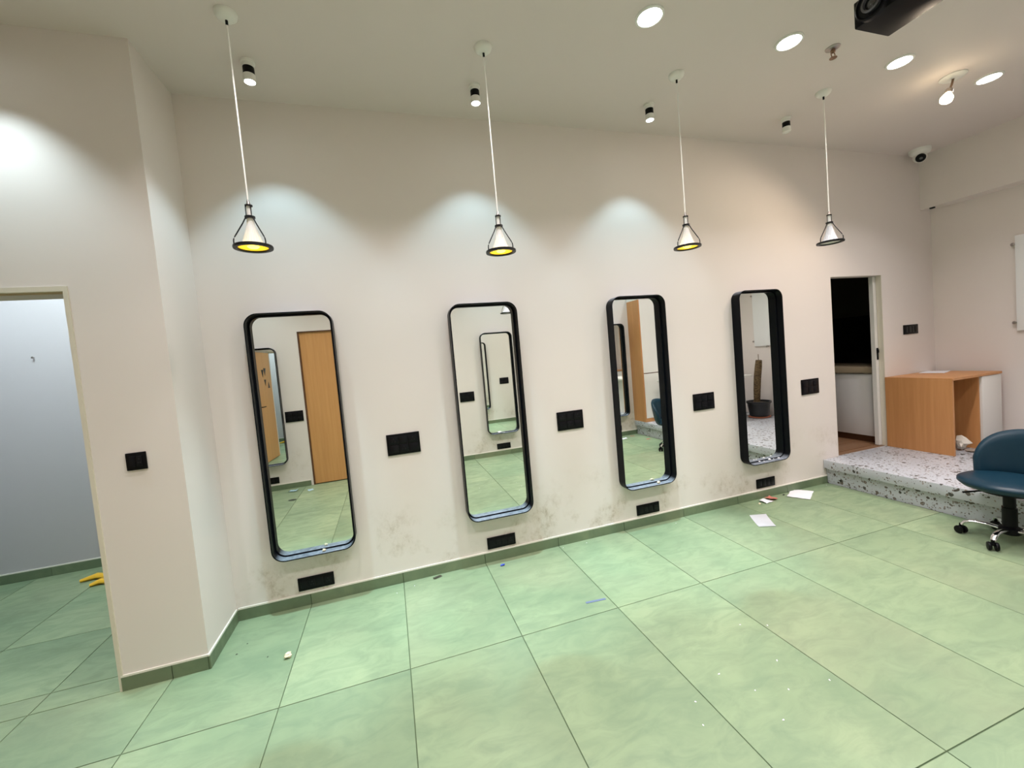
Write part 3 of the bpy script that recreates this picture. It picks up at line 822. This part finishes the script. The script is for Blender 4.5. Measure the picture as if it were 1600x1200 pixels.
# ------------------------------------------------------------------ swivel chairs
def make_chair(label, loc, seat_rz, base_rz):
    t = thing('swivel_chair', label, 'chair', loc, 0.0, 'teal swivel chairs')
    R = Matrix.Rotation(seat_rz, 4, 'Z')
    # seat: rounded cushion; local +x is the back side
    bm = bmesh.new()
    prof = [(0.10, 0.360), (0.17, 0.364), (0.208, 0.376), (0.228, 0.398), (0.226, 0.415), (0.206, 0.428), (0.15, 0.435), (0.05, 0.437)]
    bm_lathe(bm, prof, 40, Matrix.Diagonal((1.0, 1.08, 1.0, 1.0)))
    bmesh.ops.transform(bm, matrix=R, verts=bm.verts)
    s = mk('seat', bm, M_TEAL, t, True, 60)
    bm = bmesh.new(); bm_lathe(bm, [(0.145, 0.346), (0.160, 0.361)], 32); bmesh.ops.transform(bm, matrix=R, verts=bm.verts)
    mk('seat_pan', bm, M_BLACKP, t, True)
    # half-moon backrest wrapping the rear of the seat
    bm = bmesh.new(); n = 30; mrow = 10
    A0 = math.radians(74)
    grid_i, grid_o = [], []
    for i in range(n + 1):
        u = -1 + 2 * i / n
        a = u * A0
        hgt = 0.325 * math.sqrt(max(0.0, 1 - abs(u) ** 2.4)) + 0.012
        ri, ro = [], []
        for j in range(mrow + 1):
            v = j / mrow
            z = 0.395 + hgt * v
            edge = math.sqrt(max(0.0, 1 - (2 * v - 1) ** 4)) * (max(0.0, 1 - abs(u) ** 8)) ** 0.5
            th = 0.006 + 0.042 * edge
            lean = 0.05 * (z - 0.395) / 0.325
            rad = 0.212 + lean
            ri.append(bm.verts.new(((rad - th * 0.5) * math.cos(a), (rad - th * 0.5) * 1.08 * math.sin(a), z)))
            ro.append(bm.verts.new(((rad + th * 0.5) * math.cos(a), (rad + th * 0.5) * 1.08 * math.sin(a), z)))
        grid_i.append(ri); grid_o.append(ro)
    for i in range(n):
        for j in range(mrow):
            bm.faces.new((grid_i[i][j], grid_i[i + 1][j], grid_i[i + 1][j + 1], grid_i[i][j + 1]))
            bm.faces.new((grid_o[i][j], grid_o[i][j + 1], grid_o[i + 1][j + 1], grid_o[i + 1][j]))
        bm.faces.new((grid_i[i][0], grid_o[i][0], grid_o[i + 1][0], grid_i[i + 1][0]))
        bm.faces.new((grid_i[i][mrow], grid_i[i + 1][mrow], grid_o[i + 1][mrow], grid_o[i][mrow]))
    for j in range(mrow):
        bm.faces.new((grid_i[0][j], grid_i[0][j + 1], grid_o[0][j + 1], grid_o[0][j]))
        bm.faces.new((grid_i[n][j], grid_o[n][j], grid_o[n][j + 1], grid_i[n][j + 1]))
    bmesh.ops.transform(bm, matrix=R, verts=bm.verts)
    mk('backrest', bm, M_TEAL, t, True, 80)
    lathe('gas_column', [(0.020, 0.350), (0.030, 0.340), (0.030, 0.24), (0.036, 0.238), (0.036, 0.09), (0.030, 0.075)], M_BLACKP, t, 20)
    lathe('hub', [(0.045, 0.060), (0.058, 0.072), (0.055, 0.100), (0.040, 0.112)], M_BLACKP, t, 24)
    bm = bmesh.new(); bm_tube(bm, [(-0.03, 0.02, 0.342), (-0.10, 0.10, 0.334), (-0.15, 0.155, 0.315)], [0.006, 0.009, 0.011], 8, 0.6)
    bmesh.ops.transform(bm, matrix=R, verts=bm.verts)
    mk('lever', bm, M_BLACKP, t, True)
    for k in range(5):
        a = base_rz + 2 * PI * k / 5
        ca, sa = math.cos(a), math.sin(a)
        pts = [(0.042, 0.088), (0.095, 0.100), (0.145, 0.104), (0.182, 0.100), (0.206, 0.088), (0.221, 0.066)]
        leg = tube('base_arm', [(r * ca, r * sa, z) for r, z in pts], [0.020, 0.018, 0.017, 0.016, 0.016, 0.015], M_CHROME, t, 12, 0.62)
        c = Vector((0.225 * ca, 0.225 * sa, 0.0))
        ph = a + 0.9 + 1.3 * k
        ax = Vector((math.cos(ph), math.sin(ph), 0))
        rot = ax.to_track_quat('Z', 'Y').to_matrix().to_4x4()
        cs = None
        bm = bmesh.new()
        bm_lathe(bm, [(0.006, -0.006), (0.009, 0.0), (0.009, 0.03)], 12, Matrix.Translation(c + Vector((0, 0, 0.042))))
        bm_box(bm, (c.x - 0.014, c.y - 0.014, 0.034), (c.x + 0.014, c.y + 0.014, 0.054), 0.004)
        cs = mk('caster', bm, M_BLACKP, t, True)
        for sd in (-1, 1):
            bm = bmesh.new()
            bm_lathe(bm, [(0.012, -0.010), (0.025, -0.008), (0.028, 0.0), (0.025, 0.008), (0.012, 0.010)], 18, Matrix.Translation(c + Vector((0, 0, 0.0285)) + ax * (0.017 * sd)) @ rot)
            mk('wheel', bm, M_BLACKP, cs, True)
    return t
make_chair('teal leather swivel chair with chrome base in front of the platform', (5.115, -0.475, 0), math.radians(-8), math.radians(112))
make_chair('second teal swivel chair, seen only in the third mirror', (5.09, -1.13, 0), math.radians(245), math.radians(182))

# ------------------------------------------------------------------ things on the opposite side of the platform
cb = thing('tall_cupboard', 'tall white cupboard with a beech side panel, reflected in the third mirror', 'cupboard', (5.30, YO + 0.002, P0))
CW, CD, CH = 1.60, 0.33, 2.06
box('side_panel', (0, 0, 0.001), (0.022, CD, CH), M_WOOD, cb)
box('side_panel', (CW - 0.022, 0, 0.001), (CW, CD, CH), M_WOOD, cb)
box('carcass', (0.0225, 0, 0.062), (CW - 0.0225, CD - 0.024, CH), M_WHITELAM, cb)
box('plinth', (0.0225, 0.0, 0.001), (CW - 0.0225, CD - 0.002, 0.0615), M_WOOD, cb)
box('cornice', (0.0, 0.0, CH + 0.0005), (CW, CD, CH + 0.06), M_WHITELAM, cb)
for i in range(3):
    x0 = 0.0235 + i * (CW - 0.047) / 3; x1 = 0.0235 + (i + 1) * (CW - 0.047) / 3
    box('door', (x0 + 0.0015, CD - 0.0235, 0.064), (x1 - 0.0015, CD - 0.004, 0.815), M_WHITELAM, cb)
    box('door', (x0 + 0.0015, CD - 0.0235, 0.830), (x1 - 0.0015, CD - 0.004, CH - 0.002), M_WHITELAM, cb)
box('shadow_gap_strip', (0.0225, CD - 0.0238, 0.8152), (CW - 0.0225, CD - 0.012, 0.8298), M_DARKWOOD, cb)  # dark strip painting the shade in the gap between upper and lower doors
tb = thing('work_table', 'white pedestal table on the platform, seen in the mirrors', 'table', (5.98, -1.56, P0))
box('top', (-0.50, -0.40, 0.665), (0.61, 0.43, 0.70), M_WHITELAM, tb, 0.004)
box('pedestal', (-0.34, -0.26, 0.001), (0.53, 0.35, 0.6645), M_WHITELAM, tb)
pt = thing('plant_pot', 'black square-shouldered plant pot with a bare coir pole, seen in the last mirror', 'plant pot', (6.80, -1.23, P0))
lathe('saucer', [(0.13, 0.0), (0.155, 0.006), (0.16, 0.018), (0.14, 0.02)], M_TERRA, pt, 28)
lathe('pot', [(0.120, 0.02), (0.135, 0.03), (0.160, 0.225), (0.176, 0.23), (0.176, 0.258), (0.160, 0.258), (0.156, 0.23)], M_POT, pt, 32, cap1=False)
lathe('soil', [(0.155, 0.215), (0.155, 0.225), (0.06, 0.245)], M_SOIL, pt, 28)
tube('coir_pole', [(-0.0, -0.03, 0.24), (0.0, -0.015, 0.45), (0.0, 0.005, 0.65), (0.0, 0.03, 0.80), (0.0, 0.045, 0.905)], [0.045, 0.05, 0.052, 0.05, 0.044], M_COIR, pt, 16)
tube('stake', [(0, 0.04, 0.90), (0, 0.04, 1.0)], 0.005, M_COIR, pt, 6)

# ------------------------------------------------------------------ litter
bm = bmesh.new()
pts = [(4.071, 0.636), (4.205, 0.592), (4.072, 0.382), (3.952, 0.434)]
cx, cy = sum(q[0] for q in pts) / 4, sum(q[1] for q in pts) / 4
g = []; n = 6
for i in range(n + 1):
    row = []
    for j in range(n + 1):
        u, v = i / n, j / n
        x = (pts[0][0] * (1 - u) + pts[1][0] * u) * (1 - v) + (pts[3][0] * (1 - u) + pts[2][0] * u) * v
        y = (pts[0][1] * (1 - u) + pts[1][1] * u) * (1 - v) + (pts[3][1] * (1 - u) + pts[2][1] * u) * v
        row.append(bm.verts.new((x - cx, y - cy, 0.0012 + 0.006 * (abs(v - 0.5) * 2) ** 3)))
    g.append(row)
for i in range(n):
    for j in range(n): bm.faces.new((g[i][j], g[i + 1][j], g[i + 1][j + 1], g[i][j + 1]))
bmesh.ops.solidify(bm, geom=list(bm.faces), thickness=0.0012)
zmin = min(v.co.z for v in bm.verts); bmesh.ops.translate(bm, vec=(0, 0, -zmin + 0.0003), verts=bm.verts)
ps = mk('paper_sheet', bm, M_PAPER, None, True, 30); ps.location = (cx, cy, 0)
tag(ps, 'flat white paper sheet lying on the green floor', 'paper')
crumple('crumpled_paper', 0.26, 0.18, (4.85, 0.79, 0), 0.55, 0.008, M_PAPER, 'crumpled white paper on the floor near the platform corner', 'paper', seed=2)
wr_ = thing('candy_wrapper', 'torn red and white wrapper on the floor under the last socket strip', 'wrapper', (4.50, 0.815, 0))
crumple('red_flap', 0.10, 0.07, (0.03, 0.012, 0.004), 0.3, 0.02, M_RED, None, None, seed=8, par=wr_)
crumple('white_flap', 0.11, 0.08, (-0.05, -0.01, 0), 0.2, 0.014, M_PAPER, None, None, seed=9, par=wr_)
lump('plastic_bit', (0.018, 0.010, 0.006), (1.906, 0.789, 0), 0.2, M_BLUE, 'tiny blue plastic bit on the floor under the second mirror', 'litter', seed=11)
st = box('tape_strip', (-0.064, -0.008, 0.0003), (0.064, 0.008, 0.002), M_SLATE); st.location = (2.315, 0.114, 0); st.rotation_euler = (0, 0, -0.10)
tag(st, 'slate blue tape strip on the floor beside a tile joint', 'tape')
lump('plaster_crumb', (0.018, 0.015, 0.012), (0.563, 0.362, 0), 0.2, M_CREAMC, 'cream crumb on the floor in front of the first mirror', 'litter', seed=12, rough=0.9)
crumple('foil_scrap', 0.06, 0.03, (1.432, 0.846, 0), 0.3, 0.008, M_STEEL, 'silvery scrap on the floor by the skirting', 'litter', seed=13)
lump('dark_crumb', (0.012, 0.008, 0.005), (4.71, 0.845, 0), 0.2, M_DARKC, 'dark crumb between red wrapper and crumpled paper', 'litter', seed=14)
lump('leaf_crumb', (0.016, 0.01, 0.006), (4.35, 0.785, 0), 0.8, M_CREAMC, 'small cream crumb in front of the red wrapper', 'litter', seed=15)
specks = [(0.30, 0.60), (0.27, 0.52), (0.45, 0.42), (1.15, 0.76), (1.27, 0.80), (2.42, 0.84), (2.62, 0.83), (3.45, 0.80), (2.90, -0.40), (3.02, -0.46),
          (2.55, -0.62), (2.85, -0.66), (2.62, -0.75), (2.35, -0.70), (2.30, -0.80), (2.75, -0.80), (2.60, -0.90), (2.15, -0.95), (2.95, -0.83), (1.62, -0.88), (5.26, 0.84)]
for i, (x, y) in enumerate(specks):
    lump('floor_speck', (0.0035 + 0.0025 * random.random(), 0.003, 0.0016), (x, y, 0), random.random() * 3, M_PAPER if i > 2 else M_DARKC,
         'tiny white speck scattered on the green floor' if i > 2 else 'tiny dark speck on the floor before the first mirror', 'litter', 'specks on the floor', seed=20 + i)
# debris on the mirror ledges
lump('ledge_crumb', (0.012, 0.010, 0.008), (0.72, W - 0.06, MZ + 0.0075), 0.2, M_CREAMC, 'pinkish crumb on the ledge of the first mirror', 'litter', seed=50)
lump('ledge_crumb', (0.016, 0.012, 0.010), (3.33, W - 0.06, MZ + 0.0075), 0.4, M_CREAMC, 'cream crumb on the ledge of the third mirror', 'litter', seed=51)
for i, (x, s) in enumerate(((4.44, 0.010), (4.48, 0.008), (4.56, 0.013), (4.66, 0.012), (4.61, 0.007))):
    lump('ledge_crumb', (s, s * 0.8, s * 0.6), (x, W - 0.045 - 0.012 * (i % 2), MZ + 0.0075), i, M_PAPER, 'white crumb on the ledge of the last mirror', 'litter', 'crumbs on the last mirror ledge', seed=52 + i)
crumple('tissue', 0.12, 0.055, (2.86, YO + 0.05, MZ + 0.008), 0.1, 0.022, M_PAPER, 'crumpled tissue on the ledge of an opposite mirror', 'tissue', seed=60)
# litter by the opposite wall, seen in the mirrors
crumple('plastic_film', 0.12, 0.07, (-0.13, -2.24, 0), 0.3, 0.02, M_LBLUE, 'pale blue plastic film by the opposite skirting', 'litter', seed=61)
crumple('plastic_film', 0.08, 0.06, (0.10, -2.15, 0), 1.1, 0.015, M_LBLUE, 'small pale film scrap in front of the orange door', 'litter', seed=62)
lump('dark_scrap', (0.05, 0.02, 0.006), (-0.05, -1.80, 0), 0.1, M_DARKC, 'dark scrap on the floor reflected in the first mirror', 'litter', seed=63)
crumple('paper_scrap', 0.14, 0.10, (4.90, -2.20, 0), 0.4, 0.02, M_PAPER, 'white paper scrap under the opposite mirror by the platform', 'litter', seed=64)
crumple('red_scrap', 0.07, 0.05, (5.14, -2.28, 0), 0.4, 0.015, M_RED, 'red scrap beside the platform end seen in third mirror', 'litter', seed=65)
crumple('red_scrap', 0.06, 0.04, (5.20, -1.92, 0), 0.4, 0.015, M_RED, 'small red scrap beside the platform edge seen in third mirror', 'litter', seed=66)
# yellow gloves on the floor of the side room
for (x0, y0, x1, y1), lab in (((-1.34, 2.12, -1.08, 2.14), 'longer yellow rubber glove nearer the skirting behind the left doorway'), ((-1.20, 1.98, -1.04, 2.01), 'shorter yellow rubber glove nearer the doorway')):
    mx_, my_ = (x0 + x1) / 2, (y0 + y1) / 2
    tag(tube('rubber_glove', [(x0, y0, 0.012), (x0 * .6 + x1 * .4, my_ + 0.01, 0.0235), (mx_ + 0.03, my_ - 0.012, 0.021), (x1, y1, 0.026)], [0.016, 0.032, 0.028, 0.036], M_YELLOW, None, 10, 0.7), lab, 'glove', 'yellow gloves')

ck = box('cable_clip', (6.89, 0.775, 2.708), (6.915, 0.815, 2.7215), M_BLACKP, None, 0.002)
tag(ck, 'tiny black cable clip under the beam by the corner', 'clip')

nl = lathe('wall_nail', [(0.004, 0.0), (0.004, 0.016), (0.009, 0.0165), (0.009, 0.019)], M_STEEL, None, 12, Matrix.Translation((-1.611, 2.4195, 1.884)) @ Matrix.Rotation(PI / 2, 4, 'X'))
tag(nl, 'small nail in the wall behind the left doorway', 'nail')
